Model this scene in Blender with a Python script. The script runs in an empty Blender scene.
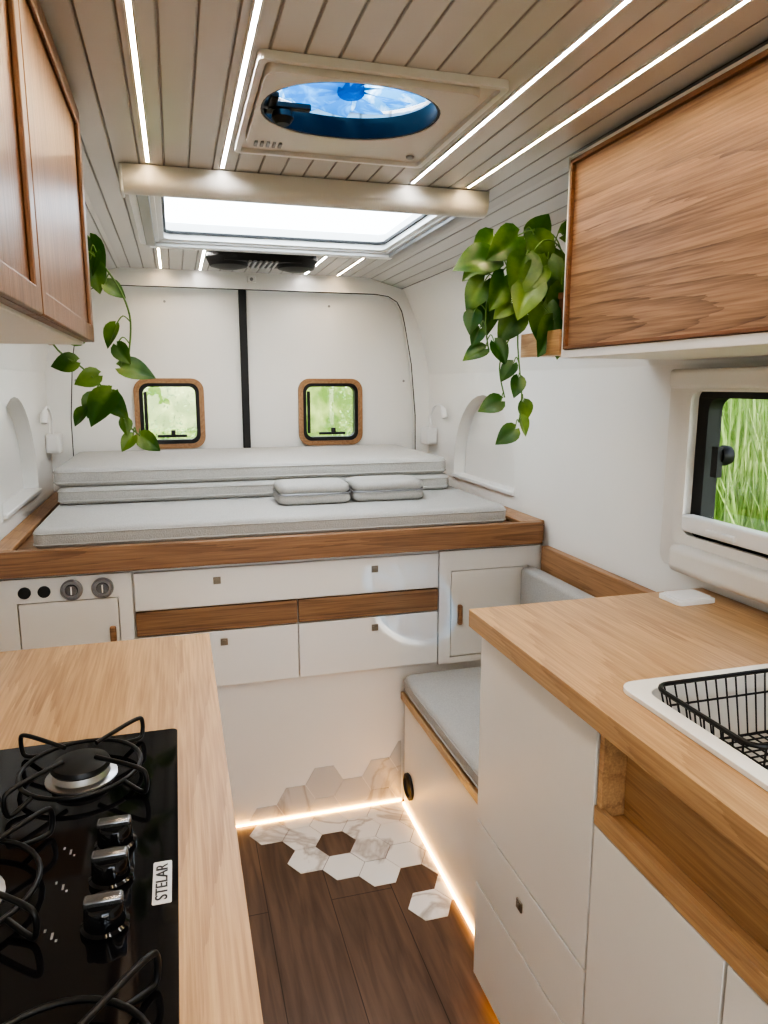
import bpy, bmesh, math, random
from mathutils import Vector, Matrix
from mathutils.geometry import tessellate_polygon
random.seed(7)
SC=bpy.context.scene
COL=SC.collection
W={}
# ---------------------------------------------------------------- materials
def new_mat(name):
    m=bpy.data.materials.new(name); m.use_nodes=True
    nt=m.node_tree; b=nt.nodes['Principled BSDF']
    return m,nt,b
def plain(name,c,rough=.5,metal=0,noise=.0,bump=0,bscale=200,emis=None,es=0):
    m,nt,b=new_mat(name)
    b.inputs['Base Color'].default_value=(*c,1); b.inputs['Roughness'].default_value=rough; b.inputs['Metallic'].default_value=metal
    n=nt.nodes.new('ShaderNodeTexNoise'); n.inputs['Scale'].default_value=bscale; n.inputs['Detail'].default_value=3
    tc=nt.nodes.new('ShaderNodeTexCoord'); nt.links.new(tc.outputs['Object'],n.inputs['Vector'])
    if noise:
        mx=nt.nodes.new('ShaderNodeMixRGB'); mx.inputs[1].default_value=(*[v*(1-noise) for v in c],1); mx.inputs[2].default_value=(*[min(1,v*(1+noise)) for v in c],1)
        nt.links.new(n.outputs['Fac'],mx.inputs[0]); nt.links.new(mx.outputs[0],b.inputs['Base Color'])
    if bump:
        bp=nt.nodes.new('ShaderNodeBump'); bp.inputs['Strength'].default_value=bump; bp.inputs['Distance'].default_value=.002
        nt.links.new(n.outputs['Fac'],bp.inputs['Height']); nt.links.new(bp.outputs[0],b.inputs['Normal'])
    return m
def wood(name,dark,light,axis='y',scale=9,rough=.42,dist=5,stretch=.09,wave=.5,fine=1.0):
    m,nt,b=new_mat(name); L=nt.links
    def math_(op,a,bv=None,c=None):
        n=nt.nodes.new('ShaderNodeMath'); n.operation=op
        for i,v in enumerate((a,bv,c)):
            if v is None: continue
            if isinstance(v,(int,float)): n.inputs[i].default_value=v
            else: L.new(v,n.inputs[i])
        return n.outputs[0]
    tc=nt.nodes.new('ShaderNodeTexCoord')
    def mapped(st):
        mp=nt.nodes.new('ShaderNodeMapping'); s=[1,1,1]; s['xyz'.index(axis)]=st; mp.inputs['Scale'].default_value=s
        L.new(tc.outputs['Object'],mp.inputs['Vector']); return mp.outputs[0]
    def noise(st,sc,det,dis=0):
        n=nt.nodes.new('ShaderNodeTexNoise'); n.inputs['Scale'].default_value=sc; n.inputs['Detail'].default_value=det; n.inputs['Distortion'].default_value=dis
        L.new(mapped(st),n.inputs['Vector']); return n.outputs['Fac']
    def rng(x,a,bb):
        r=nt.nodes.new('ShaderNodeMapRange'); r.inputs[1].default_value=a; r.inputs[2].default_value=bb; L.new(x,r.inputs[0]); return r.outputs[0]
    f1=rng(noise(.03,240,3),.35,.65)
    f2=rng(noise(.05,70,4),.33,.67)
    big=noise(stretch,scale*.4,1,.1)
    rings=math_('FRACT',math_('MULTIPLY_ADD',big,dist*6,math_('MULTIPLY',f2,.30)))
    rings=math_('POWER',rings,3.0)
    tone=rng(noise(.3,2.2,2),.35,.65)
    v=math_('MULTIPLY_ADD',f1,.34*fine,math_('MULTIPLY',f2,.28))
    v=math_('MULTIPLY_ADD',rings,-wave*.6,v)
    v=math_('MULTIPLY_ADD',tone,.13,v)
    v=math_('ADD',v,.30)
    cr=nt.nodes.new('ShaderNodeValToRGB'); cr.color_ramp.elements[0].position=.05; cr.color_ramp.elements[0].color=(*dark,1)
    cr.color_ramp.elements[1].position=.95; cr.color_ramp.elements[1].color=(*light,1)
    L.new(v,cr.inputs[0]); L.new(cr.outputs[0],b.inputs['Base Color'])
    b.inputs['Roughness'].default_value=rough
    bp=nt.nodes.new('ShaderNodeBump'); bp.inputs['Strength'].default_value=.15; bp.inputs['Distance'].default_value=.001
    L.new(f1,bp.inputs['Height']); L.new(bp.outputs[0],b.inputs['Normal'])
    return m
def emit(name,c,s):
    m,nt,b=new_mat(name)
    e=nt.nodes.new('ShaderNodeEmission'); e.inputs[0].default_value=(*c,1); e.inputs[1].default_value=s
    nt.links.new(e.outputs[0],nt.nodes['Material Output'].inputs[0]); return m
def glassy(name,tint=(1,1,1),g=.06):
    m,nt,b=new_mat(name)
    t=nt.nodes.new('ShaderNodeBsdfTransparent'); t.inputs[0].default_value=(*tint,1)
    gl=nt.nodes.new('ShaderNodeBsdfGlossy'); gl.inputs['Roughness'].default_value=.02
    mx=nt.nodes.new('ShaderNodeMixShader'); mx.inputs[0].default_value=g
    nt.links.new(t.outputs[0],mx.inputs[1]); nt.links.new(gl.outputs[0],mx.inputs[2]); nt.links.new(mx.outputs[0],nt.nodes['Material Output'].inputs[0]); return m
def translucent(name,c,tr=.3,bump=0,c2=None):
    m,nt,b=new_mat(name); L=nt.links
    t=nt.nodes.new('ShaderNodeBsdfTranslucent'); t.inputs[0].default_value=(*c,1)
    if c2:
        n=nt.nodes.new('ShaderNodeTexNoise'); n.inputs['Scale'].default_value=12; n.inputs['Detail'].default_value=6; n.inputs['Distortion'].default_value=3
        g=nt.nodes.new('ShaderNodeNewGeometry'); L.new(g.outputs['Position'],n.inputs['Vector'])
        cr=nt.nodes.new('ShaderNodeValToRGB'); cr.color_ramp.elements[0].position=.48; cr.color_ramp.elements[0].color=(*c,1)
        cr.color_ramp.elements[1].position=.66; cr.color_ramp.elements[1].color=(*c2,1)
        L.new(n.outputs['Fac'],cr.inputs[0]); L.new(cr.outputs[0],t.inputs[0])
    p=nt.nodes.new('ShaderNodeBsdfTransparent'); p.inputs[0].default_value=(*c,1)
    mx=nt.nodes.new('ShaderNodeMixShader'); mx.inputs[0].default_value=tr
    L.new(t.outputs[0],mx.inputs[1]); L.new(p.outputs[0],mx.inputs[2]); L.new(mx.outputs[0],nt.nodes['Material Output'].inputs[0]); return m

WHITE=plain('white_paint',(.82,.81,.785),.45,noise=.02,bscale=6)
WALLM=plain('wall_white',(.82,.81,.78),.6,noise=.02,bscale=5,bump=.05)
CABW=plain('cabinet_white',(.80,.78,.745),.4,noise=.015,bscale=8)
PLAS=plain('white_plastic',(.80,.795,.78),.3,noise=.01)
CREAM=plain('cream_plastic',(.72,.695,.65),.35,noise=.02)
BLACK=plain('black_rubber',(.012,.012,.013),.5,noise=.1)
BLKGL=plain('black_gloss',(.008,.008,.01),.06,noise=.2)
BLKM=plain('black_metal',(.015,.015,.016),.35,metal=.3,noise=.1)
STEEL=plain('brushed_steel',(.55,.55,.56),.3,metal=1,noise=.1)
LATM=plain('latch_metal',(.28,.24,.19),.4,metal=.8,noise=.1)
GREYK=plain('gauge_grey',(.32,.32,.33),.35,metal=.6,noise=.1)
KNOBG=plain('knob_grey',(.22,.22,.23),.2,metal=.8,noise=.1)
FAB=plain('grey_fabric',(.44,.43,.41),.95,noise=.24,bump=.8,bscale=300)
SINKM=plain('sink_white',(.80,.785,.75),.25,noise=.01)
OAK=wood('oak_worktop',(.29,.16,.075),(.60,.385,.20),'y',7,.34,dist=3,wave=.4,stretch=.12)
OAKX=wood('oak_board',(.13,.062,.03),(.36,.195,.10),'x',9,.4,dist=5,wave=.5)
OAKYD=wood('oak_side_board',(.22,.115,.055),(.45,.26,.135),'y',9,.4,dist=5,wave=.5)
OAKDR=wood('oak_drawer',(.11,.055,.028),(.37,.21,.11),'x',10,.4,dist=7,wave=.6)
OVW=wood('overhead_oak',(.10,.052,.028),(.43,.26,.155),'y',6,.4,dist=6,stretch=.13,wave=.6,fine=1.1)
OVL=wood('overhead_oak_vertical',(.10,.045,.023),(.31,.165,.09),'z',7,.35,dist=5,stretch=.13,wave=.45)
OVE=wood('oak_edge',(.13,.055,.026),(.27,.13,.065),'y',8,.4)
POTM=plain('terracotta_pot',(.25,.12,.07),.7,noise=.1)
SOIL=plain('soil',(.03,.02,.012),.9,noise=.4,bump=1)
LEDW=emit('led_warm',(1,.75,.47),80)
LEDC=emit('led_cool',(1,.96,.93),95)
LEDF=emit('led_floor',(1,.50,.12),30)
GLASS=glassy('window_glass')
SKYG=translucent('skylight_acrylic',(.90,.95,.97),.25)
BLUED=translucent('blue_dome',(.07,.27,.5),.3,c2=(.6,.82,.95))  # pale second colour paints reflections into the crinkled blue dome
BLUEB=translucent('blue_fan_blade',(.10,.32,.55),.3,c2=(.4,.66,.85))
def planks(name,col,groove,width,axis):
    m,nt,b=new_mat(name); L=nt.links
    g=nt.nodes.new('ShaderNodeNewGeometry'); s=nt.nodes.new('ShaderNodeSeparateXYZ'); L.new(g.outputs['Position'],s.inputs[0])
    d=nt.nodes.new('ShaderNodeMath'); d.operation='DIVIDE'; d.inputs[1].default_value=width; L.new(s.outputs[axis],d.inputs[0])
    a=nt.nodes.new('ShaderNodeMath'); a.operation='PINGPONG'; a.inputs[1].default_value=.5; L.new(d.outputs[0],a.inputs[0])
    r=nt.nodes.new('ShaderNodeMapRange'); r.inputs[1].default_value=0; r.inputs[2].default_value=.06; L.new(a.outputs[0],r.inputs[0])
    mx=nt.nodes.new('ShaderNodeMixRGB'); mx.inputs[1].default_value=(*groove,1); mx.inputs[2].default_value=(*col,1)
    L.new(r.outputs[0],mx.inputs[0]); L.new(mx.outputs[0],b.inputs['Base Color'])
    bp=nt.nodes.new('ShaderNodeBump'); bp.inputs['Strength'].default_value=1; bp.inputs['Distance'].default_value=.004
    L.new(r.outputs[0],bp.inputs['Height']); L.new(bp.outputs[0],b.inputs['Normal']); b.inputs['Roughness'].default_value=.25
    return m
CEILM=planks('ceiling_planks',(.66,.65,.635),(.38,.37,.355),.054,'X')
def floor_mat():
    m,nt,b=new_mat('dark_floor'); L=nt.links
    g=nt.nodes.new('ShaderNodeNewGeometry'); mp=nt.nodes.new('ShaderNodeMapping'); mp.inputs['Rotation'].default_value=(0,0,math.radians(90))
    L.new(g.outputs['Position'],mp.inputs[0])
    br=nt.nodes.new('ShaderNodeTexBrick'); br.inputs['Scale'].default_value=1; br.inputs['Brick Width'].default_value=1.2; br.inputs['Row Height'].default_value=.18
    br.inputs['Mortar Size'].default_value=.0012; br.inputs['Color1'].default_value=(.135,.083,.056,1); br.inputs['Color2'].default_value=(.115,.07,.047,1); br.inputs['Mortar'].default_value=(.03,.017,.011,1)
    L.new(mp.outputs[0],br.inputs['Vector'])
    mp2=nt.nodes.new('ShaderNodeMapping'); mp2.inputs['Scale'].default_value=(1,.08,1); L.new(g.outputs['Position'],mp2.inputs[0])
    n=nt.nodes.new('ShaderNodeTexNoise'); n.inputs['Scale'].default_value=40; n.inputs['Detail'].default_value=6; n.inputs['Distortion'].default_value=.8; L.new(mp2.outputs[0],n.inputs['Vector'])
    r=nt.nodes.new('ShaderNodeMapRange'); r.inputs[1].default_value=.3; r.inputs[2].default_value=.7; r.inputs[3].default_value=.3; r.inputs[4].default_value=.7; L.new(n.outputs['Fac'],r.inputs[0])
    mx=nt.nodes.new('ShaderNodeMixRGB'); mx.blend_type='OVERLAY'; mx.inputs[0].default_value=.8
    L.new(br.outputs['Color'],mx.inputs[1]); L.new(r.outputs[0],mx.inputs[2]); L.new(mx.outputs[0],b.inputs['Base Color'])
    b.inputs['Roughness'].default_value=.38
    return m
FLOORM=floor_mat()
def marble_mat(name,base,vein):
    m,nt,b=new_mat(name); L=nt.links
    g=nt.nodes.new('ShaderNodeNewGeometry')
    n=nt.nodes.new('ShaderNodeTexNoise'); n.inputs['Scale'].default_value=3.2; n.inputs['Detail'].default_value=7; n.inputs['Distortion'].default_value=1.4; L.new(g.outputs['Position'],n.inputs['Vector'])
    cr=nt.nodes.new('ShaderNodeValToRGB'); e=cr.color_ramp.elements; e[0].position=.46; e[0].color=(*base,1); e[1].position=.54; e[1].color=(*base,1)
    x=e.new(.5); x.color=(*vein,1); L.new(n.outputs['Fac'],cr.inputs[0]); L.new(cr.outputs[0],b.inputs['Base Color']); b.inputs['Roughness'].default_value=.25
    return m
MARB=marble_mat('marble',(.80,.785,.76),(.50,.46,.42))
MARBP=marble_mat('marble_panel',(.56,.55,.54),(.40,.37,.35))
def leaf_mat(name,d,l,sc=12,tr=.3):
    m,nt,b=new_mat(name); L=nt.links
    g=nt.nodes.new('ShaderNodeNewGeometry')
    n=nt.nodes.new('ShaderNodeTexNoise'); n.inputs['Scale'].default_value=sc; n.inputs['Detail'].default_value=4; L.new(g.outputs['Position'],n.inputs['Vector'])
    cr=nt.nodes.new('ShaderNodeValToRGB'); cr.color_ramp.elements[0].position=.45; cr.color_ramp.elements[0].color=(*d,1); cr.color_ramp.elements[1].position=.72; cr.color_ramp.elements[1].color=(*l,1)
    L.new(n.outputs['Fac'],cr.inputs[0]); L.new(cr.outputs[0],b.inputs['Base Color']); b.inputs['Roughness'].default_value=.3
    t=nt.nodes.new('ShaderNodeBsdfTranslucent'); L.new(cr.outputs[0],t.inputs[0]); mx=nt.nodes.new('ShaderNodeMixShader'); mx.inputs[0].default_value=tr
    L.new(b.outputs[0],mx.inputs[1]); L.new(t.outputs[0],mx.inputs[2]); L.new(mx.outputs[0],nt.nodes['Material Output'].inputs[0])
    return m
LEAF=leaf_mat('pothos_leaf',(.03,.10,.014),(.20,.32,.05),sc=10,tr=.22)
STEMM=plain('pothos_stem',(.10,.20,.04),.5,noise=.1)
GRASSM=leaf_mat('grass_blade',(.22,.36,.09),(.58,.66,.32),sc=4,tr=.45)
BUSHM=leaf_mat('bush_leaf',(.10,.22,.05),(.45,.55,.22),sc=3,tr=.35)
HILLM=leaf_mat('green_bank',(.12,.2,.04),(.35,.42,.14),sc=5)

# ---------------------------------------------------------------- object helpers
def finish(name,verts,faces,mat,parent=None,label=None,category=None,kind=None,group=None,bevel=0,seg=2,smooth=True,angle=35,origin=None):
    me=bpy.data.meshes.new(name)
    vs=[Vector(v) for v in verts]
    if origin is None:
        lo=[min(v[i] for v in vs) for i in range(3)]; hi=[max(v[i] for v in vs) for i in range(3)]
        origin=Vector(((lo[0]+hi[0])/2,(lo[1]+hi[1])/2,lo[2]))
    else: origin=Vector(origin)
    me.from_pydata([v-origin for v in vs],[],faces)
    bm=bmesh.new(); bm.from_mesh(me); bmesh.ops.recalc_face_normals(bm,faces=bm.faces); bm.to_mesh(me); bm.free()
    me.materials.append(mat)
    if smooth:
        for p in me.polygons: p.use_smooth=True
        me.set_sharp_from_angle(angle=math.radians(angle))
    o=bpy.data.objects.new(name,me); COL.objects.link(o); W[o.name]=origin.copy()
    place(o,parent)
    meta(o,label,category,kind,group)
    if bevel:
        m=o.modifiers.new('bevel','BEVEL'); m.width=bevel; m.segments=seg; m.limit_method='ANGLE'; m.angle_limit=math.radians(40)
    return o
def place(o,parent):
    if parent is not None:
        o.parent=parent; o.location=W[o.name]-W[parent.name]
    else: o.location=W[o.name]
def meta(o,label=None,category=None,kind=None,group=None):
    if label: o['label']=label
    if category: o['category']=category
    if kind: o['kind']=kind
    if group: o['group']=group
def empty(name,loc,label,category,kind=None,group=None,parent=None):
    o=bpy.data.objects.new(name,None); COL.objects.link(o); o.empty_display_size=.05
    W[o.name]=Vector(loc); place(o,parent); meta(o,label,category,kind,group); return o
BF=[(0,1,2,3),(4,7,6,5),(0,4,5,1),(1,5,6,2),(2,6,7,3),(3,7,4,0)]
def boxv(x0,x1,y0,y1,z0,z1):
    return [(x0,y0,z0),(x1,y0,z0),(x1,y1,z0),(x0,y1,z0),(x0,y0,z1),(x1,y0,z1),(x1,y1,z1),(x0,y1,z1)]
def box(name,b,mat,parent=None,bevel=.002,**k):
    return finish(name,boxv(*b),BF,mat,parent,bevel=bevel,**k)
def merge(parts):
    V=[];F=[]
    for v,f in parts:
        n=len(V); V+=list(v); F+=[tuple(i+n for i in q) for q in f]
    return V,F
def boxes(name,bs,mat,parent=None,bevel=.002,**k):
    v,f=merge([(boxv(*b),BF) for b in bs]); return finish(name,v,f,mat,parent,bevel=bevel,**k)
def platev(loops,d0,d1,axis):
    def M(p,d):
        u,v=p
        return {'x':(d,u,v),'y':(u,d,v),'z':(u,v,d)}[axis]
    flat=[p for l in loops for p in l]; n=len(flat)
    tri=tessellate_polygon([[Vector((p[0],p[1],0)) for p in l] for l in loops])
    V=[M(p,d0) for p in flat]+[M(p,d1) for p in flat]
    F=[tuple(t) for t in tri]+[tuple(i+n for i in reversed(t)) for t in tri]
    s=0
    for l in loops:
        k=len(l)
        for i in range(k):
            a=s+i;b=s+(i+1)%k; F.append((a,b,b+n,a+n))
        s+=k
    return V,F
def plate(name,loops,d0,d1,axis,mat,parent=None,**k):
    v,f=platev(loops,d0,d1,axis); return finish(name,v,f,mat,parent,**k)
def rrect(u0,u1,v0,v1,r,n=6):
    P=[]
    for cx,cy,a0 in ((u1-r,v1-r,0),(u0+r,v1-r,90),(u0+r,v0+r,180),(u1-r,v0+r,270)):
        for i in range(n+1):
            a=math.radians(a0+90*i/n); P.append((cx+r*math.cos(a),cy+r*math.sin(a)))
    return P
def rect(u0,u1,v0,v1): return [(u0,v0),(u1,v0),(u1,v1),(u0,v1)]
def ell(cx,cy,rx,ry,n=44,e=2.2):
    P=[]
    for i in range(n):
        a=2*math.pi*i/n; c_=math.cos(a); s_=math.sin(a)
        P.append((cx+rx*math.copysign(abs(c_)**(2/e),c_),cy+ry*math.copysign(abs(s_)**(2/e),s_)))
    return P
def tubev(pts,r,closed=False,n=8):
    P=[Vector(p) for p in pts]; k=len(P); V=[];F=[]
    rr=r if isinstance(r,(list,tuple)) else [r]*k
    up=None
    for i in range(k):
        a=P[(i-1)%k] if (closed or i>0) else P[i]; b=P[(i+1)%k] if (closed or i<k-1) else P[i]
        t=(b-a).normalized()
        if up is None:
            up=Vector((0,0,1)) if abs(t.z)<.9 else Vector((1,0,0))
        u=(up-t*up.dot(t))
        if u.length<1e-4: u=t.orthogonal()
        u.normalize(); up=u; w=t.cross(u)
        for j in range(n):
            an=2*math.pi*j/n; V.append(P[i]+(u*math.cos(an)+w*math.sin(an))*rr[i])
    for i in range(k if closed else k-1):
        for j in range(n):
            F.append((i*n+j,i*n+(j+1)%n,((i+1)%k)*n+(j+1)%n,((i+1)%k)*n+j))
    if not closed:
        F.append(tuple(range(n))); F.append(tuple((k-1)*n+j for j in range(n)))
    return V,F
def tube(name,pts,r,mat,parent=None,closed=False,n=8,**k):
    v,f=tubev(pts,r,closed,n); return finish(name,v,f,mat,parent,angle=60,**k)
def smoothpts(pts,m=6):
    P=[Vector(p) for p in pts]; out=[]
    for i in range(len(P)-1):
        p0=P[max(i-1,0)];p1=P[i];p2=P[i+1];p3=P[min(i+2,len(P)-1)]
        for j in range(m):
            t=j/m
            out.append(.5*((2*p1)+(-p0+p2)*t+(2*p0-5*p1+4*p2-p3)*t*t+(-p0+3*p1-3*p2+p3)*t**3))
    out.append(P[-1]); return out
def lathev(c,prof,axis='z',n=32):
    V=[];F=[]
    for r,h in prof:
        for j in range(n):
            a=2*math.pi*j/n; u=r*math.cos(a); v=r*math.sin(a)
            V.append({'z':(c[0]+u,c[1]+v,c[2]+h),'y':(c[0]+u,c[1]+h,c[2]+v),'x':(c[0]+h,c[1]+u,c[2]+v)}[axis])
    for i in range(len(prof)-1):
        for j in range(n): F.append((i*n+j,i*n+(j+1)%n,(i+1)*n+(j+1)%n,(i+1)*n+j))
    F.append(tuple(range(n))); F.append(tuple((len(prof)-1)*n+j for j in range(n)))
    return V,F
def lathe(name,c,prof,mat,parent=None,axis='z',n=32,**k):
    v,f=lathev(c,prof,axis,n); return finish(name,v,f,mat,parent,**k)

XL,XR=-.535,1.215
CZ=1.45
# ---------------------------------------------------------------- structure
box('floor',(XL-.06,XR+.06,-1.3,3.52,-.05,0),FLOORM,bevel=0,kind='structure',label='dark brown wood plank van floor',category='floor')
fl=bpy.data.objects['floor']
R=.066
hexes=[(1,1.76),(1,1.874),(1,1.989),(1,2.103),(1,2.217),(0,1.703),(0,1.931),(0,2.046),(0,2.16),
 (-1,1.874),(-1,1.989),(-1,2.103),(-1,2.217),(-2,1.931),(-2,2.16),(-3,1.989),(-3,2.103),(-3,2.217),(-4,2.16)]
def clip_poly(P,ax,lim,keep_less=True):
    out=[]
    for i in range(len(P)):
        a=P[i];b=P[(i+1)%len(P)]
        ia=(a[ax]<=lim) if keep_less else (a[ax]>=lim); ib=(b[ax]<=lim) if keep_less else (b[ax]>=lim)
        if ia: out.append(a)
        if ia!=ib:
            t=(lim-a[ax])/(b[ax]-a[ax]); out.append((a[0]+(b[0]-a[0])*t,a[1]+(b[1]-a[1])*t))
    return out
def hexp(cx,cy): return [(cx+(R-.001)*math.cos(math.radians(60*k)),cy+(R-.001)*math.sin(math.radians(60*k))) for k in range(6)]
parts=[]
for i,y in hexes:
    p=clip_poly(clip_poly(hexp(.624+.099*i,y),0,.700),1,2.222)
    if len(p)>2: parts.append(platev([p],.0005,.002,'z'))
v,f=merge(parts); finish('tile_inlay',v,f,MARB,fl,smooth=False,label='white marble hexagon floor tiles')

def arch(yc,zb,w,h):
    P=[(yc-w/2,zb)]; r=w/2
    zs=zb+h-r*1.0
    for i in range(17):
        a=math.pi-math.pi*i/16; P.append((yc+r*math.cos(a),zs+r*math.sin(a)))
    P.append((yc+w/2,zb)); return P
def side_wall(name,s,label,holes):
    x0=XR if s>0 else XL; x1=1.078 if s>0 else -.398
    outer=rect(-1.3,3.5,0,1.5)
    a=platev([outer]+holes,x0,x0+.06*s,'x')
    prof=[(x0,1.5),(x0-(.045*s),1.70),(x1,1.905),(x1+.04*s,1.93),(x0+.06*s,1.5)]
    b=platev([prof],-1.3,3.5,'y')
    v,f=merge([a,b]); return finish(name,v,f,WALLM,kind='structure',label=label,category='wall')
NA=arch(2.76,1.05,.62,.36)
wr=side_wall('wall_right',1,'smooth off-white van side wall with arched niche',[rrect(.84,1.50,1.05,1.455,.03),NA])
wl=side_wall('wall_left',-1,'smooth off-white van side wall with arched niche',[NA])
for w,s,x in ((wr,1,XR),(wl,-1,XL)):
    plate('niche_panel',[arch(2.76,1.04,.64,.38)],x+.055*s,x+.075*s,'x',CABW,w)
    box('niche_ledge',(min(x-.012*s,x+.05*s),max(x-.012*s,x+.05*s),2.45,3.07,1.035,1.052),PLAS,w,bevel=.004)
plate('front_baffle',[rect(XL-.05,XR+.05,0,1.97),rrect(-.35,1.03,.95,1.65,.1)],-1.36,-1.30,'y',WALLM,kind='structure',label='added unseen off-white baffle with opening, limits daylight from the front',category='wall')  # unseen wall added behind the camera to cut daylight from the front
FX,FYC=.326,1.350
a=platev([rect(-.2,.9,-1.3,3.5),ell(FX,FYC,.166,.140),rect(-.03,.77,1.92,2.65)],1.95,1.98,'z')
b=platev([[(.9,1.95),(1.09,1.905),(1.11,1.93),(.9,1.98)]],-1.3,3.5,'y')
c=platev([[(-.2,1.95),(-.41,1.905),(-.43,1.93),(-.2,1.98)]],-1.3,3.5,'y')
v,f=merge([a,b,c]); finish('ceiling',v,f,CEILM,kind='structure',label='pale tongue-and-groove plank ceiling',category='ceiling')
def hole():
    R_=[(1.15,.96),(1.147,1.3),(1.125,1.55),(1.09,1.74),(1.075,1.80),(1.05,1.845),(1.005,1.87),(.94,1.878)]
    Lx=[(.70-x,z) for x,z in reversed(R_)]
    return R_+Lx
H=hole()
plate('wall_back',[[(XL,0),(XR,0),(XR,1.5),(1.17,1.7),(1.08,1.9),(.9,1.95),(-.2,1.95),(-.4,1.9),(XL+.045,1.7),(XL,1.5)],H],3.42,3.47,'y',WALLM,kind='structure',label='off-white rear door surround',category='wall')
v,f=tubev([(x,3.432,z) for x,z in H],.0035,False,8)
finish('trim_1',v,f,BLACK,kind='structure',label='black rubber door seal',category='trim')
wins=[(-.181,.127),(.567,.883)]
for k,(x0,x1,(a,b)) in enumerate(((-.48,.302,wins[0]),(.332,1.19,wins[1]))):
    d=plate('door_%d'%(k+1),[rect(x0,x1,.9,1.9),rrect(a+.025,b-.025,1.185,1.455,.045)],3.48,3.52,'y',WALLM,kind='structure',label='off-white lined rear van door with small window',category='door')
    w=empty('window_%d'%(k+1),((a+b)/2,3.47,1.16),'small rear window with oak ring and black frame','window',kind='structure')
    plate('wood_ring',[rrect(a,b,1.16,1.48,.055),rrect(a+.022,b-.022,1.182,1.458,.04)],3.462,3.482,'y',OAKYD,w)
    plate('window_frame',[rrect(a+.022,b-.022,1.182,1.458,.04),rrect(a+.038,b-.038,1.200,1.442,.03)],3.468,3.51,'y',BLACK,w)
    plate('glass',[rrect(a+.038,b-.038,1.200,1.442,.03)],3.495,3.499,'y',GLASS,w)
    m=(a+b)/2
    boxes('latch',[(m-.06,m+.07,3.46,3.474,1.212,1.224),(m+.0,m+.02,3.452,3.474,1.215,1.245)],BLACK,w,bevel=.002)
    boxes('hinge_stay',[(a+.042,a+.056,3.46,3.474,1.22,1.42)],BLACK,w,bevel=.002)
    lathe('fixing_screw',(x0+.06 if k==0 else x1-.09,3.48,1.47),[(.006,0),(.005,-.003)],GREYK,d,axis='y',n=12)
    lathe('fixing_screw',(m,3.48,1.82),[(.006,0),(.005,-.003)],GREYK,d,axis='y',n=12)
box('trim_2',(.300,.334,3.46,3.53,.9,1.895),BLACK,kind='structure',label='black rubber gap between rear doors',category='trim',bevel=.004)
so=box('ceiling_switch',(.335,.375,3.405,3.42,1.905,1.935),PLAS,label='small white switch plate above rear doors',category='switch',bevel=.003)
lathe('switch_button',(.355,3.405,1.92),[(.008,0),(.007,-.004)],GREYK,so,axis='y',n=16)

# ---------------------------------------------------------------- side window
w3=empty('window_3',(XR,1.18,.99),'side window with cream blind cassettes and black frame','window',kind='structure')
plate('outer_frame',[rrect(.80,1.545,1.0,1.48,.03),rrect(.87,1.465,1.085,1.44,.025)],1.185,XR,'x',CREAM,w3,bevel=.004)
plate('inner_step',[rrect(.845,1.495,1.06,1.46,.03),rrect(.875,1.46,1.09,1.435,.025)],1.178,1.186,'x',CREAM,w3,bevel=.003)
plate('inner_frame',[rrect(.85,1.485,1.07,1.45,.03),rrect(.90,1.43,1.105,1.42,.03)],1.205,1.245,'x',BLACK,w3,bevel=.002)
plate('glass',[rrect(.90,1.43,1.105,1.42,.03)],1.236,1.24,'x',GLASS,w3)
box('blind_cassette',(1.16,1.20,.775,1.525,1.442,1.488),CREAM,w3,bevel=.010,seg=4)
box('blind_cassette',(1.15,1.20,.775,1.475,.998,1.066),CREAM,w3,bevel=.018,seg=5)
box('blind_bar',(1.17,1.205,.87,1.455,1.10,1.14),PLAS,w3,bevel=.006,seg=3)
box('blind_handle',(1.16,1.172,1.27,1.36,1.108,1.122),PLAS,w3,bevel=.004,seg=3)
v,f=merge([lathev((1.222,1.375,1.29),[(.022,0),(.024,-.012),(.018,-.025)],'x',20),(boxv(1.185,1.2,1.365,1.385,1.24,1.31),BF)])
finish('window_latch',v,f,BLACK,w3)
# ---------------------------------------------------------------- ceiling LEDs
def strip(x,y0,y1,mat,lab):
    o=empty('led_strip',(x,(y0+y1)/2,1.944),lab,'light',group='ceiling light strips')
    boxes('housing',[(x-.007,x-.0035,y0,y1,1.9460,1.9499),(x+.0035,x+.007,y0,y1,1.9460,1.9499)],PLAS,o,bevel=0)
    box('diffuser',(x-.0033,x+.0033,y0,y1,1.9475,1.9499),mat,o,bevel=0)
for x,m,l in ((-.035,LEDW,'warm'),(.13,LEDC,'neutral white'),(.595,LEDC,'neutral white'),(.745,LEDW,'warm')):
    strip(x,-.4,1.82,m,'long %s recessed LED strip in plank ceiling'%l)
    strip(x,2.725,3.38,m,'short %s recessed LED strip near rear doors'%l)
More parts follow.
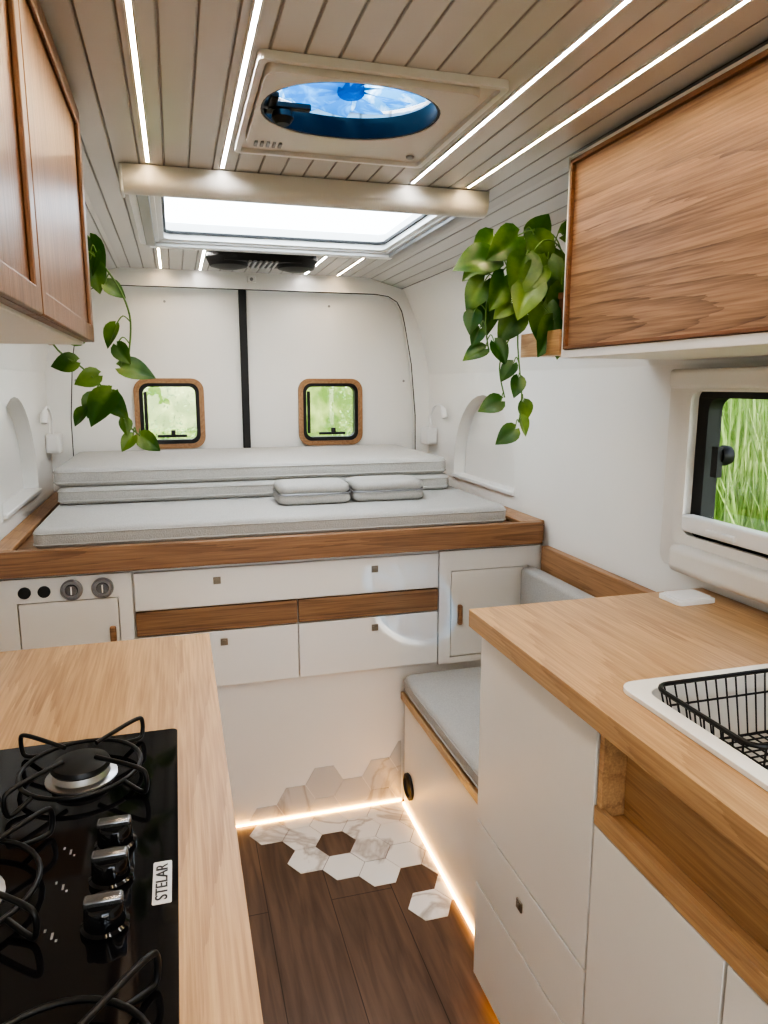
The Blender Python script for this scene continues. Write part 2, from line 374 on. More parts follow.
# ---------------------------------------------------------------- roof fan
fan=empty('roof_fan',(FX,FYC,1.93),'cream roof ventilation fan with blue tinted dome and blades','roof vent')
plate('outer_trim',[rrect(.145,.562,1.192,1.66,.012),rrect(.157,.550,1.202,1.648,.01)],1.936,1.9495,'z',PLAS,fan,bevel=.002,label='raised pale edge trim')
plate('inner_panel',[rrect(.157,.550,1.202,1.648,.012),ell(FX,FYC,.165,.139)],1.944,1.949,'z',CREAM,fan,bevel=.001)
plate('fan_bezel',[rrect(.159,.522,1.206,1.575,.03),ell(FX,FYC,.160,.134)],1.926,1.944,'z',CREAM,fan,bevel=.003)
plate('black_rim',[ell(FX,FYC,.1645,.1385),ell(FX,FYC,.155,.129)],1.928,1.965,'z',BLKM,fan)
V=[];F=[];n=40
for i in range(9):
    t=i/8*math.pi/2
    for j in range(n):
        a=2*math.pi*j/n; V.append((FX+.164*math.cos(t)*math.cos(a)+.0004*math.cos(a),FYC+(.138*math.cos(t)+.0004)*math.sin(a),1.978+.045*math.sin(t)))
for i in range(8):
    for j in range(n): F.append((i*n+j,i*n+(j+1)%n,(i+1)*n+(j+1)%n,(i+1)*n+j))
finish('dome',V,F,BLUED,fan,angle=80)
parts=[]
for k in range(10):
    a0=2*math.pi*k/10
    V=[];F=[]
    for i in range(5):
        r=.022+.100*i/4
        for j in range(4):
            a=a0+(.44+.10*i/4)*(j/3)+.15*i/4; V.append((FX+r*math.cos(a),FYC+r*math.sin(a),1.962+.010*j/3))
    for i in range(4):
        for j in range(3): F.append((i*4+j,i*4+j+1,(i+1)*4+j+1,(i+1)*4+j))
    parts.append((V,F))
v,f=merge(parts); finish('fan_blade',v,f,BLUEB,fan,angle=60,label='translucent blue fan blades')
lathe('fan_hub',(FX,FYC,1.955),[(.02,0),(.024,.004),(.024,.02),(.02,.022)],BLUEB,fan,n=24)
lathe('crank_knob',(FX-.12,FYC+.02,1.925),[(.018,.0),(.02,-.01),(.012,-.02)],BLACK,fan,n=20)
boxes('crank_arm',[(FX-.157,FX-.07,FYC+.01,FYC+.026,1.93,1.94),(FX-.147,FX-.132,FYC-.03,FYC+.05,1.93,1.94)],BLACK,fan)
boxes('control_grille',[(.175+.012*i,.181+.012*i,1.535,1.56,1.922,1.927) for i in range(5)],GREYK,fan,bevel=0)
lathe('screw',(.50,1.545,1.925),[(.009,0),(.008,-.004)],GREYK,fan,n=16)
# ---------------------------------------------------------------- skylight
sk=empty('skylight',(.36,2.26,1.93),'large rectangular roof skylight with white frame and blind','skylight')
plate('frame',[rrect(-.09,.83,1.89,2.72,.03),rect(-.028,.768,1.922,2.648)],1.925,1.9495,'z',PLAS,sk,bevel=.005)
plate('shaft',[rect(-.029,.769,1.921,2.649),rrect(-.012,.752,1.94,2.632,.03)],1.932,1.985,'z',PLAS,sk)
plate('black_seal',[rrect(-.0125,.7525,1.9395,2.6325,.03),rrect(-.004,.744,1.948,2.624,.028)],1.950,1.958,'z',BLACK,sk)
plate('acrylic_pane',[rect(-.025,.765,1.925,2.645)],1.986,1.992,'z',SKYG,sk)
prof=[]
for i in range(13):
    a=math.pi*(i/12); prof.append((1.875-.032*math.cos(a),1.915-.026*math.sin(a)))
v,f=platev([[(y,z) for y,z in prof]+[(1.907,1.948),(1.843,1.948)]],-.095,.815,'x')
finish('blind_cassette',v,f,CREAM,sk)
boxes('blind_end_cap',[(-.10,-.092,1.84,1.91,1.886,1.948)],PLAS,sk,bevel=.004)
boxes('side_rail',[(-.07,-.04,1.915,2.66,1.912,1.926)],GREYK,sk,bevel=.003)
boxes('side_rail',[(.78,.81,1.915,2.66,1.912,1.926)],GREYK,sk,bevel=.003)
box('rear_rail',(-.06,.80,2.66,2.70,1.912,1.926),PLAS,sk,bevel=.004)
sp=empty('ceiling_speaker',(.346,2.95,1.91),'black twin-pod ceiling speaker unit near rear doors','speaker')
v,f=merge([lathev((.22,2.93,1.948),[(.08,0),(.085,-.02),(.07,-.05),(.03,-.06)],'z',28),lathev((.48,2.93,1.948),[(.08,0),(.085,-.02),(.07,-.05),(.03,-.06)],'z',28),(boxv(.2,.49,2.85,3.01,1.91,1.948),BF)])
finish('housing',v,f,BLACK,sp)
boxes('vent_rib',[(.29+.02*i,.30+.02*i,2.848,3.0,1.905,1.912) for i in range(6)],GREYK,sp,bevel=.001)
# ---------------------------------------------------------------- overhead cabinets
oc=empty('overhead_cabinet',(1.0,.8,1.51),'white wall cabinet with oak flap door above the sink counter','cabinet')
plate('body',[[(.866,1.51),(1.205,1.51),(1.065,1.893),(.9,1.938),(.866,1.938)]],.1,1.5,'y',WHITE,oc,bevel=.002)
plate('face_frame',[rect(.1,1.5,1.51,1.938),rect(.12,1.488,1.528,1.930)],.850,.866,'x',WHITE,oc,bevel=.0015)
dd=box('door',(.855,.866,.121,1.487,1.529,1.929),OVW,oc,bevel=.001)
plate('edge_moulding',[rect(.121,1.487,1.529,1.929),rect(.129,1.479,1.536,1.920)],.846,.8555,'x',OVE,dd,bevel=.001)
oc=empty('overhead_cabinet',(-.3,.8,1.525),'white wall cabinet with two framed oak doors above the hob','cabinet')
plate('body',[[(-.163,1.525),(-.525,1.525),(-.385,1.893),(-.2,1.938),(-.163,1.938)]],.1,1.5,'y',WHITE,oc,bevel=.002)
for y0,y1 in ((.38,.937),(.941,1.5)):
    d=plate('door',[rect(y0,y1,1.530,1.936)],-.162,-.150,'x',OVL,oc)
    plate('door_frame',[rect(y0,y1,1.530,1.936),rect(y0+.03,y1-.03,1.56,1.906)],-.150,-.143,'x',OVL,d,bevel=.002)
# ---------------------------------------------------------------- worktops
CT=.964
plate('worktop',[rrect(.598,1.21,.1,1.41,.004),rrect(.685,1.06,.475,.93,.03)],.926,CT,'z',OAK,label='light oak worktop with sink cut-out',category='worktop',bevel=.0025)
plate('worktop',[rrect(-.53,.042,.1,1.41,.004)],.926,CT,'z',OAK,label='light oak worktop carrying the gas hob',category='worktop',bevel=.003)
kc=empty('kitchen_cabinet',(.9,.75,0),'white base cabinet with drawers and open oak cubby under sink','cabinet')
boxes('body',[(.645,1.205,.937,1.395,.05,.9255),(.645,1.205,.1,.933,.05,.742),(.70,1.205,.1,1.38,0,.05)],CABW,kc,bevel=.001)
boxes('cubby_lining',[(.628,.683,.1,.933,.743,.757),(.672,.683,.1,.933,.758,.925),(.628,.672,.921,.933,.758,.925)],OAK,kc,bevel=.001,label='oak cubby lining')
box('cubby_lip',(.624,.634,.1,.933,.744,.776),OAK,kc,bevel=.001,label='oak lip')
box('rail',(.625,.640,.1,.918,.908,.9255),OAK,kc,bevel=.001,label='oak rail')
def latch(x,y,z,axis,parent):
    s=.011
    if axis=='y': return boxes('latch',[(x-s,x+s,y-.004,y,z-s,z+s),(x-.006,x+.006,y-.007,y-.004,z-.006,z+.006)],LATM,parent,bevel=.001,label='small square metal push latch')
    return boxes('latch',[(x-.004,x,y-s,y+s,z-s,z+s),(x-.007,x-.004,y-.006,y+.006,z-.006,z+.006)],LATM,parent,bevel=.001,label='small square metal push latch')
box('door',(.625,.643,.938,1.397,.465,.923),CABW,kc,bevel=.0012)
d=box('drawer',(.625,.643,.938,1.397,.304,.459),CABW,kc,bevel=.0012); latch(.625,1.174,.407,'x',d)
box('drawer',(.625,.643,.938,1.397,.055,.298),CABW,kc,bevel=.0012)
box('door',(.625,.643,.638,.932,.055,.741),CABW,kc,bevel=.0012)
box('door',(.625,.643,.34,.632,.055,.741),CABW,kc,bevel=.0012)
box('toe_light',(.690,.699,.2,1.39,.002,.010),LEDF,kc,bevel=0,label='warm LED strip')
kl=empty('kitchen_cabinet',(-.25,.75,0),'white base cabinet under the gas hob','cabinet')
boxes('body',[(-.525,.0,.1,1.395,.05,.9255),(-.525,-.06,.1,1.38,0,.05)],CABW,kl,bevel=.001)
for y0,y1 in ((.1,.53),(.534,.963),(.967,1.397)): box('door',(.001,.018,y0,y1,.055,.923),CABW,kl)
# ---------------------------------------------------------------- sink
sk2=empty('sink',(.88,.7,.964),'white inset sink in oak worktop','sink')
plate('rim',[rrect(.666,1.085,.45,.955,.03),rrect(.694,1.045,.49,.92,.03)],CT+.0005,CT+.009,'z',SINKM,sk2,bevel=.003)
def loft(loops):
    V=[];F=[];n=len(loops[0])
    for l in loops: V+=l
    for i in range(len(loops)-1):
        for j in range(n): F.append((i*n+j,i*n+(j+1)%n,(i+1)*n+(j+1)%n,(i+1)*n+j))
    F.append(tuple((len(loops)-1)*n+j for j in range(n)))
    return V,F
def rz(a,z): return [(x,y,z) for x,y in a]
v,f=loft([rz(rrect(.694,1.045,.49,.92,.03),CT+.008),rz(rrect(.70,1.039,.496,.914,.03),.85),rz(rrect(.72,1.02,.52,.89,.03),.81)])
finish('basin',v,f,SINKM,sk2,angle=50)
lathe('drain',(.885,.60,.811),[(.035,0),(.033,.003),(.02,.001)],STEEL,sk2,n=24)
parts=[]
bx0,bx1,by0,by1=.702,1.034,.70,.908
top=rrect(bx0,bx1,by0,by1,.025,5); zt=.984;zb=.885;ins=.018
parts.append(tubev(rz(top,zt),.0038,True)); parts.append(tubev(rz(rrect(bx0+ins*.4,bx1-ins*.4,by0+ins*.4,by1-ins*.4,.025,5),.95),.002,True,6))
parts.append(tubev(rz(rrect(bx0+ins,bx1-ins,by0+ins,by1-ins,.02,5),zb),.0025,True,6))
n=17
for i in range(1,n):
    x=bx0+(bx1-bx0)*i/n
    xi=bx0+ins+(bx1-bx0-2*ins)*i/n
    parts.append(tubev([(x,by0,zt),(xi,by0+ins,zb),(xi,by1-ins,zb),(x,by1,zt)],.0016,False,5))
n=11
for i in range(1,n):
    y=by0+(by1-by0)*i/n; yi=by0+ins+(by1-by0-2*ins)*i/n
    parts.append(tubev([(bx0,y,zt),(bx0+ins,yi,zb),(bx1-ins,yi,zb),(bx1,y,zt)],.0016,False,5))
v,f=merge(parts); finish('wire_basket',v,f,BLKM,label='black wire drainer basket set in the white sink',category='basket')
dv=empty('charging_pad',(1.10,1.33,CT),'flat white plastic device lying on oak worktop','device')
plate('base',[rrect(1.055,1.155,1.295,1.375,.012)],CT+.0005,CT+.010,'z',PLAS,dv,bevel=.003)
plate('top_cover',[rrect(1.062,1.148,1.302,1.368,.01)],CT+.010,CT+.014,'z',PLAS,dv,bevel=.002)
# ---------------------------------------------------------------- hob
hob=empty('gas_hob',(-.25,.68,CT),'black glass three-burner gas hob set on oak worktop','hob')
plate('glass_top',[rrect(-.47,-.02,.36,.99,.008)],CT+.0005,CT+.009,'z',BLKGL,hob,bevel=.002)
HZ=CT+.009
for bx,by,s in ((-.134,.89,1.0),(-.225,.685,1.1),(-.105,.455,1.0)):
    bn=lathe('burner',(bx,by,HZ),[(.042*s,0),(.042*s,.002),(.034*s,.004),(.030*s,.012),(.028*s,.013)],STEEL,hob)
    lathe('burner_cap',(bx,by,HZ+.012),[(.033*s,0),(.035*s,.003),(.033*s,.008),(.02*s,.010)],BLKM,bn,label='matt black burner cap')
    parts=[]
    r=.070*s
    parts.append(tubev([(bx+r*math.cos(2*math.pi*i/32),by+r*math.sin(2*math.pi*i/32),HZ+.012) for i in range(32)],.0028,True))
    for k in range(4):
        a=math.radians(45+90*k+4); c_,s_=math.cos(a),math.sin(a)
        pts=[(bx+c_*.026*s,by+s_*.026*s,HZ+.032),(bx+c_*.075*s,by+s_*.075*s,HZ+.034),(bx+c_*.098*s,by+s_*.098*s,HZ+.033),(bx+c_*.105*s,by+s_*.105*s,HZ+.028),(bx+c_*.105*s,by+s_*.105*s,HZ+.012),(bx+c_*.098*s,by+s_*.098*s,HZ+.004),(bx+c_*.070*s,by+s_*.070*s,HZ+.011)]
        parts.append(tubev(smoothpts(pts,4),.0029,False,8))
    v,f=merge(parts); finish('pan_support',v,f,BLKM,hob,angle=60,label='black wire pan support')
for y in (.735,.68,.615):
    k=lathe('control_knob',(-.083,y,HZ),[(.021,0),(.021,.004),(.018,.006),(.017,.022),(.015,.025)],BLKGL,hob,n=28)
    boxes('knob_grip',[(-.100,-.066,y-.006,y+.006,HZ+.022,HZ+.031)],KNOBG,k,bevel=.003,seg=3)
    boxes('marking',[(-.128,-.126,y-.004,y+.004,HZ,HZ+.0004),(-.124,-.122,y-.008,y-.005,HZ,HZ+.0004),(-.135,-.133,y+.006,y+.010,HZ,HZ+.0004)],GREYK,hob,bevel=0,label='tiny white dial marks')
pl=plate('badge',[rrect(-.0440,-.0260,.630,.693,.002)],HZ,HZ+.0006,'z',STEEL,hob,label='silver maker badge')
cu=bpy.data.curves.new('lettering','FONT'); cu.body='STELAR'; cu.size=.0160; cu.align_x='CENTER'; cu.align_y='CENTER'; cu.extrude=.0002; cu.offset=.0001
tmp=bpy.data.objects.new('tmp',cu); COL.objects.link(tmp); bpy.context.view_layer.update()
me=bpy.data.meshes.new_from_object(tmp); bpy.data.objects.remove(tmp)
me.transform(Matrix.Rotation(math.radians(90),4,'Z')); me.materials.clear(); me.materials.append(BLACK)
lt=bpy.data.objects.new('lettering',me); COL.objects.link(lt); W[lt.name]=Vector((-.035,.6615,HZ+.0009)); place(lt,pl)
# ---------------------------------------------------------------- bed cabinet
FY=2.225
bc=empty('bed_cabinet',(.34,2.8,0),'white raised bed base with drawers and control panel','cabinet')
boxes('body',[(-.53,1.21,FY,3.40,0,.50),(-.53,1.21,FY-.004,3.40,.50,.912)],CABW,bc,bevel=.001)
f0=FY-.006
d=box('drawer',(-.147,.822,f0-.016,f0,.777,.895),CABW,bc); latch(.096,f0-.016,.857,'y',d); latch(.60,f0-.016,.857,'y',d)
for a,b in ((-.147,.343),(.347,.822)):
    box('drawer',(a,b,f0-.016,f0,.697,.772),OAKDR,bc,label='oak drawer front')
for a,b,l in ((-.147,.343,.11),(.347,.822,.6)):
    d=box('drawer',(a,b,f0-.016,f0,.51,.692),CABW,bc); latch(l,f0-.016,.657,'y',d)
cp=plate('control_panel',[rect(-.525,-.153,.50,.90),rect(-.468,-.192,.515,.828)],f0-.016,f0,'y',CABW,bc,bevel=.0015)
d=box('door',(-.465,-.195,f0-.014,f0-.001,.518,.825),CABW,bc)
box('handle',(-.222,-.204,f0-.03,f0-.014,.69,.74),OAKDR,d,bevel=.005,seg=3)
for x in (-.319,-.234):
    g=lathe('gauge',(x,f0-.016,.86),[(.031,0),(.031,-.008),(.026,-.012),(.024,-.008)],GREYK,cp,axis='y')
    lathe('gauge_face',(x,f0-.024,.86),[(.018,0),(.016,-.006)],KNOBG,g,axis='y',n=24)
    boxes('pointer',[(x-.002,x+.002,f0-.032,f0-.028,.86-.012,.86+.012)],PLAS,g,bevel=.001)
for x in (-.445,-.393):
    g=lathe('socket',(x,f0-.016,.86),[(.017,0),(.017,-.006),(.012,-.008)],BLACK,cp,axis='y')
cp=plate('side_panel',[rect(.826,1.205,.50,.90),rect(.868,1.158,.522,.83)],f0-.016,f0,'y',CABW,bc,bevel=.0015)
d=box('door',(.871,1.155,f0-.014,f0-.001,.525,.827),CABW,bc)
box('handle',(.893,.909,f0-.03,f0-.014,.64,.71),OAKDR,d,bevel=.005,seg=3)
parts=[]
for i,zs in ((0,(0,.114)),(1,(.057,.171)),(-1,(.057,)),(-2,(0,.114)),(-3,(.057,)),(-4,(0,))):
    for z in zs:
        p=clip_poly(clip_poly(hexp(.624+.099*i,z),0,.700),1,.012,False)
        if len(p)>2: parts.append(platev([p],FY-.002,FY-.0002,'y'))
v,f=merge(parts); finish('tile_inlay',v,f,MARBP,bc,smooth=False,label='pale grey marble hexagon tiles')
box('toe_light',(.05,.70,FY-.009,FY-.004,.003,.0065),LEDF,bc,bevel=0,label='warm LED strip')
bp=empty('bed_platform',(.34,2.8,.95),'oak bed platform with deep front board','bed')
box('slab',(-.53,1.21,2.20,3.41,.915,.972),OAKX,bp)
boxes('front_board',[(-.53,1.192,2.172,2.199,.912,.988)],OAKX,bp,bevel=.003)
box('side_rim',(-.53,-.47,2.20,3.40,.972,.988),OAKYD,bp,bevel=.003)
box('side_rim',(1.12,1.21,2.20,3.40,.972,.988),OAKYD,bp,bevel=.003)
def cushion(name,b,label,cat,bev=.02,piping=True,group=None,cr=.03):
    x0,x1,y0,y1,z0,z1=b
    e=empty(name,((x0+x1)/2,(y0+y1)/2,z0),label,cat,group=group)
    h=z1-z0; r=min(bev,h*.45)
    rings=[]
    for i in range(5):
        a=math.pi/2*i/4; rings.append((r*(1-math.sin(a)),z0+r*(1-math.cos(a))))
    for i in range(5):
        a=math.pi/2*i/4; rings.append((r*(1-math.cos(a)),z1-r+r*math.sin(a)))
    loops=[rz(rrect(x0+o,x1-o,y0+o,y1-o,cr,5),z) for o,z in rings]
    v,f=loft(loops); f.append(tuple(range(len(loops[0]))))
    finish('cover',v,f,FAB,e,angle=60)
    if piping:
        for z in (z0+r*.9,z1-r*.9):
            tube('piping',rz(rrect(x0-.0005,x1+.0005,y0-.0005,y1+.0005,cr,5),z),.0025,FAB,e,closed=True,n=6)
    return e
cushion('mattress',(-.42,1.09,2.235,3.36,.973,1.038),'flat grey linen mattress on oak platform','mattress',.018)
cushion('folded_mattress',(-.41,1.04,2.66,3.35,1.039,1.100),'grey linen mattress section stacked on the mattress','mattress',.016,group='stacked mattress sections')
cushion('folded_mattress',(-.42,1.03,2.67,3.36,1.101,1.166),'grey linen mattress section on top of the stack','mattress',.016,group='stacked mattress sections')
for x0,x1,y0 in ((.325,.583,2.44),(.592,.862,2.45)):
    e=cushion('seat_pad',(x0,x1,y0,y0+.19,1.039,1.075),'small grey linen folded pad on the mattress','cushion',.016,piping=False,group='small grey pads')
    lo=[rz(rrect(x0+.003+o,x1-.003-o,y0+.002+o,y0+.188-o,.035,5),z) for o,z in ((.01,1.075),(.001,1.082),(0,1.095),(.003,1.104),(.015,1.110),(.05,1.113))]
    v,f=loft(lo); f.append(tuple(range(len(lo[0])))); finish('upper_fold',v,f,FAB,e,angle=60)
    tube('zip',rz(rrect(x0,x1,y0-.001,y0+.19,.035,5),1.076),.003,GREYK,e,closed=True,n=6)
be=empty('bench',(.95,1.8,0),'low white bench box with oak top beside the aisle','bench')
box('body',(.705,1.21,1.412,2.203,0,.393),CABW,be)
box('wood_top',(.690,1.21,1.412,2.203,.394,.42),OAK,be,bevel=.003)
box('toe_light',(.698,.703,1.42,2.20,.003,.0065),LEDF,be,bevel=0,label='warm LED strip')
lathe('air_outlet',(.7045,2.14,.10),[(.045,0),(.045,-.008),(.035,-.012),(.03,-.004)],BLACK,be,axis='x',label='round black air outlet')
cushion('seat_cushion',(.695,1.12,1.42,2.198,.4205,.485),'long grey linen seat cushion on white bench','cushion',.018)
cushion('backrest_cushion',(1.122,1.18,1.42,2.198,.4205,.83),'upright grey linen backrest cushion against side wall','cushion',.015,piping=False,cr=.012)
box('backrest_board',(1.185,1.2145,1.412,2.17,.80,.905),OAKYD,label='oak backrest board fixed along side wall',category='board',bevel=.003)
# ---------------------------------------------------------------- reading lamps and boxes
for s,x in ((1,XR),(-1,XL)):
    bxs=(x-.055,x-.001) if s>0 else (x+.001,x+.055)
    b=empty('socket_box',(x-.03*s,3.33,1.17),'white plastic socket box mounted beside rear door','socket',group='rear socket boxes')
    box('housing',(bxs[0],bxs[1],3.29,3.385,1.165,1.245),PLAS,b,bevel=.006,seg=3)
    box('cover_plate',(bxs[0]+.008,bxs[1]-.008,3.285,3.29,1.175,1.235),PLAS,b,bevel=.002)
    l=empty('reading_lamp',(x-.03*s,3.3,1.25),'slim white gooseneck reading lamp on side wall','lamp',group='reading lamps')
    X=x-.03*s
    tube('neck',smoothpts([(X,3.30,1.246),(X,3.31,1.30),(X-.0*s,3.27,1.345),(X-.0*s,3.2,1.36),(X,3.15,1.345)],6),.005,PLAS,l)
    v,f=tubev([(X,3.155,1.348),(X,3.14,1.335),(X,3.12,1.305),(X,3.118,1.30)],[.008,.014,.014,.012],False,12)
    finish('lamp_head',v,f,PLAS,l,angle=60)
# ---------------------------------------------------------------- plants
LT=[0,.08,.2,.35,.5,.65,.8,.92,1]; LW=[.10,.34,.47,.48,.43,.34,.21,.09,.004]
def leafv(p,d,nrm,L):
    d=Vector(d).normalized(); nrm=Vector(nrm); nrm=(nrm-d*nrm.dot(d)).normalized(); s=d.cross(nrm)
    V=[];F=[]
    for t,w in zip(LT,LW):
        for k in (-1,-.6,-.25,0,.25,.6,1):
            back=.16*(abs(k)**1.5)*max(0,1-t/.25)
            V.append(Vector(p)+d*((t-back)*L)+s*(k*w*L*.85)+nrm*(abs(k)*w*L*.28-.22*L*t*t-.03*L*math.cos(k*6)*w))
    for i in range(len(LT)-1):
        for j in range(6): F.append((i*7+j,i*7+j+1,(i+1)*7+j+1,(i+1)*7+j))
    return V,F
def plant(potc,leaves,vines,label):
    e=empty('potted_pothos',potc,label,'plant')
    lathe('pot',potc,[(.045,0),(.05,.01),(.062,.09),(.066,.092),(.066,.105),(.06,.106),(.056,.09)],POTM,e)
    lathe('soil',(potc[0],potc[1],potc[2]+.085),[(.055,0),(.054,.006)],SOIL,e,n=24)
    parts=[]; sp=[]
    for (x,y,z,L,ang) in leaves:
        a=math.radians(ang); d=Vector((math.cos(a),random.uniform(-.35,.1),math.sin(a)))
        n=Vector((random.uniform(-.6,.4),-1,random.uniform(.0,.9)))
        parts.append(leafv((x,y,z),d,n,L))
        top=Vector((x,y,z))-d.normalized()*L*.02
        best=min((q for vn in vines for q in vn),key=lambda q:(Vector(q)-top).length+max(0,top.z-q[2])*.5)
        sp.append(tubev(smoothpts([best,(Vector(best)+top)/2+Vector((0,0,.015)),top],4),.0014,False,5))
    v,f=merge(parts); finish('foliage',v,f,LEAF,e,angle=70)
    for vn in vines: sp.append(tubev(vn,.0019,False,6))
    v,f=merge(sp); finish('stem',v,f,STEMM,e,angle=70)
px,py,pz=.93,1.61,1.5585
lv=[(.735,1.62,1.742,.11,190),(.748,1.66,1.80,.095,235),(.78,1.60,1.79,.10,215),(.835,1.62,1.80,.085,300),(.89,1.63,1.76,.10,275),(.795,1.58,1.745,.105,250),(.862,1.60,1.74,.11,268),(.75,1.60,1.70,.09,245),(.81,1.57,1.69,.10,240),(.885,1.57,1.68,.10,280),(.71,1.62,1.69,.08,235),(.685,1.62,1.62,.055,250),
(.79,1.60,1.62,.085,235),(.842,1.58,1.64,.10,272),(.895,1.60,1.60,.09,280),(.86,1.68,1.80,.08,60),(.715,1.62,1.535,.06,200),(.735,1.61,1.55,.06,300),(.795,1.60,1.468,.05,255),(.755,1.61,1.412,.06,200),(.81,1.60,1.41,.05,290),(.79,1.6,1.345,.06,215),(.805,1.6,1.37,.05,300),(.78,1.6,1.50,.05,230),(.87,1.66,1.77,.11,240),(.75,1.68,1.75,.09,210),(.82,1.66,1.72,.1,280),(.74,1.66,1.66,.09,260),(.90,1.6,1.80,.08,10),(.915,1.56,1.72,.1,300),(.86,1.56,1.60,.09,250),(.92,1.56,1.65,.09,290),(.83,1.57,1.72,.08,225),(.77,1.6,1.64,.06,215),(.70,1.62,1.58,.045,240)]
root=(px,py,pz+.09)
vi=[smoothpts([root,(.90,1.60,1.76),(.84,1.59,1.78),(.80,1.60,1.70),(.79,1.60,1.56),(.805,1.60,1.43),(.80,1.60,1.36)],7),
    smoothpts([root,(.88,1.61,1.74),(.80,1.62,1.75),(.73,1.62,1.68),(.715,1.62,1.60),(.725,1.62,1.53)],7),
    smoothpts([root,(.89,1.62,1.72),(.83,1.6,1.66),(.78,1.6,1.58),(.75,1.61,1.50),(.765,1.61,1.42)],7),
    smoothpts([root,(.91,1.64,1.79),(.86,1.66,1.82),(.80,1.65,1.80)],7)]
plant((px,py,pz),lv,vi,'trailing pothos spilling over beside the sink-side wall cabinet')
ps=box('plant_shelf',(.852,1.19,1.503,1.695,1.520,1.558),OAK,bevel=.002,label='small oak shelf holding a pothos beside wall cabinet',category='shelf',group='plant shelves')
boxes('lip',[(.846,.852,1.503,1.695,1.518,1.575)],OAK,ps,bevel=.001)
ll=[(-.138,1.6,1.71,.05,250),(-.15,1.6,1.69,.06,285),(-.125,1.6,1.65,.045,330),(-.11,1.6,1.57,.05,240),(-.105,1.6,1.485,.07,350),(-.15,1.6,1.47,.05,200),(-.19,1.6,1.497,.05,190),(-.125,1.58,1.435,.08,232),(-.13,1.6,1.43,.06,300),(-.11,1.6,1.53,.045,300),(-.175,1.6,1.54,.045,160),(-.075,1.6,1.345,.05,320),(-.105,1.6,1.38,.035,280),(-.16,1.6,1.43,.05,250),(-.09,1.6,1.345,.04,230),(-.15,1.62,1.74,.06,290),(-.2,1.6,1.63,.06,270),(-.18,1.6,1.40,.04,230)]
root=(-.36,1.61,1.655)
vi=[smoothpts([root,(-.28,1.6,1.74),(-.17,1.6,1.72),(-.115,1.6,1.67),(-.082,1.6,1.59),(-.09,1.6,1.50)],7),
    smoothpts([root,(-.29,1.6,1.66),(-.23,1.6,1.53),(-.18,1.6,1.485),(-.14,1.6,1.44),(-.11,1.6,1.38),(-.075,1.6,1.345)],7)]
plant((-.36,1.61,1.5735),ll,vi,'trailing pothos hanging beside the hob-side wall cabinet')
ps=box('plant_shelf',(-.51,-.25,1.503,1.695,1.535,1.573),OAK,bevel=.002,label='small oak shelf holding a pothos beside wall cabinet',category='shelf',group='plant shelves')
boxes('lip',[(-.25,-.244,1.503,1.695,1.533,1.59)],OAK,ps,bevel=.001)
# ---------------------------------------------------------------- outside
box('ground',(-30,30,-30,30,-.75,-.65),HILLM,bevel=0,kind='structure',label='grassy ground outside the van',category='ground')
def blades(name,n,xr,yr,zb,hr,wid,label):
    V=[];F=[]
    for _ in range(n):
        x=random.uniform(*xr); y=random.uniform(*yr); h=random.uniform(*hr); a=random.uniform(0,6.28); w=random.uniform(.6,1.3)*wid
        lx,ly=math.cos(a),math.sin(a); b=random.uniform(-.4,.4)*h*.5; b2=random.uniform(-.4,.4)*h*.5; k=len(V)
        for t,ww in ((0,1),(.4,.9),(.75,.6),(.9,.35),(1,.05)):
            cx=x+b*t**3; cy=y+b2*t**3
            V.append((cx-lx*w*ww,cy-ly*w*ww,zb+h*t)); V.append((cx+lx*w*ww,cy+ly*w*ww,zb+h*t))
        for i in range(4): F.append((k+2*i,k+2*i+1,k+2*i+3,k+2*i+2))
    return finish(name,V,F,GRASSM,kind='stuff',label=label,category='grass',smooth=False,origin=(sum(xr)/2,sum(yr)/2,zb))
blades('tall_grass',7000,(2.1,3.4),(.8,4.8),-.65,(1.2,3.2),.006,'tall green grass outside the side window')
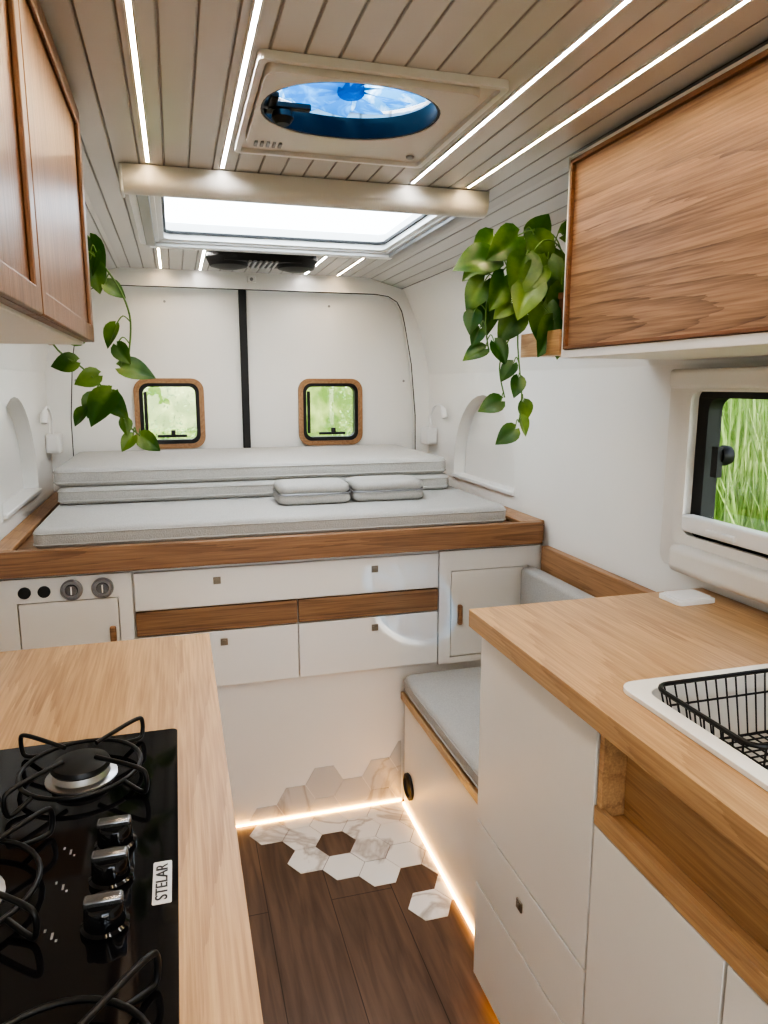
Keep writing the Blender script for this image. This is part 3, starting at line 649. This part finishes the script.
# leafy bushes behind the van
V=[];F=[]
clumps=[(random.uniform(-1.6,2.9),random.uniform(6.5,7.6),random.uniform(-.5,1.9),random.uniform(.25,.5)) for _ in range(60)]
for cx,cy,cz,cr_ in clumps:
    for _ in range(230):
        u=Vector((random.gauss(0,1),random.gauss(0,1),random.gauss(0,1))).normalized()*cr_*random.uniform(.75,1.05)
        p=Vector((cx,cy,cz))+u; a=Vector((random.gauss(0,1),random.gauss(0,1),random.gauss(0,1))).normalized(); bb=a.orthogonal().normalized(); s=random.uniform(.02,.045)
        k=len(V); V+=[p,p+a*s*.5+bb*s*.28,p+a*s,p+a*s*.5-bb*s*.28]; F.append((k,k+1,k+2,k+3))
finish('bush',V,F,BUSHM,kind='stuff',label='leafy green bushes outside the rear windows',category='bush',smooth=False)
def bank(name,pts,ztop,label):
    V=[];F=[];n=len(pts)
    for i,(x,y) in enumerate(pts):
        for k in range(7):
            V.append((x+random.uniform(-.1,.1),y+random.uniform(-.1,.1),-.7+(ztop+.7)*k/6))
    for i in range(n-1):
        for k in range(6): F.append((i*7+k,(i+1)*7+k,(i+1)*7+k+1,i*7+k+1))
    finish(name,V,F,HILLM,kind='structure',label=label,category='bank')
bank('green_bank',[(4.2+.1*math.sin(i),-1+i*.5) for i in range(16)],3.0,'overgrown green bank beside the van')
bank('green_bank',[(-5+i*.5,8.8+.15*math.sin(i*1.3)) for i in range(20)],2.6,'overgrown green bank behind the van')
# ---------------------------------------------------------------- light
w=bpy.data.worlds.new('world'); SC.world=w; w.use_nodes=True; nt=w.node_tree; bg=nt.nodes['Background']
sky=nt.nodes.new('ShaderNodeTexSky'); sky.sky_type='NISHITA'; sky.sun_disc=False; sky.sun_elevation=math.radians(50); sky.sun_rotation=math.radians(200)
hs=nt.nodes.new('ShaderNodeHueSaturation'); hs.inputs['Saturation'].default_value=.45
nt.links.new(sky.outputs[0],hs.inputs['Color']); nt.links.new(hs.outputs[0],bg.inputs[0]); bg.inputs[1].default_value=.95
sl=bpy.data.lights.new('sun','SUN'); sl.energy=12; sl.angle=.01; sl.color=(1,.96,.9)
so=bpy.data.objects.new('sun',sl); COL.objects.link(so); so.rotation_euler=(math.radians(38),0,math.radians(-25)); so.location=(0,-3,6)
SC.view_settings.look='AgX - High Contrast'
# ---------------------------------------------------------------- camera
cam=bpy.data.cameras.new('camera'); cam.sensor_fit='HORIZONTAL'; cam.sensor_width=36; cam.lens=36*718/768; cam.clip_start=.02
co=bpy.data.objects.new('camera',cam); COL.objects.link(co); co.location=(0,0,CZ); co.rotation_euler=(math.radians(90-10.03),0,math.radians(-16))
SC.camera=co
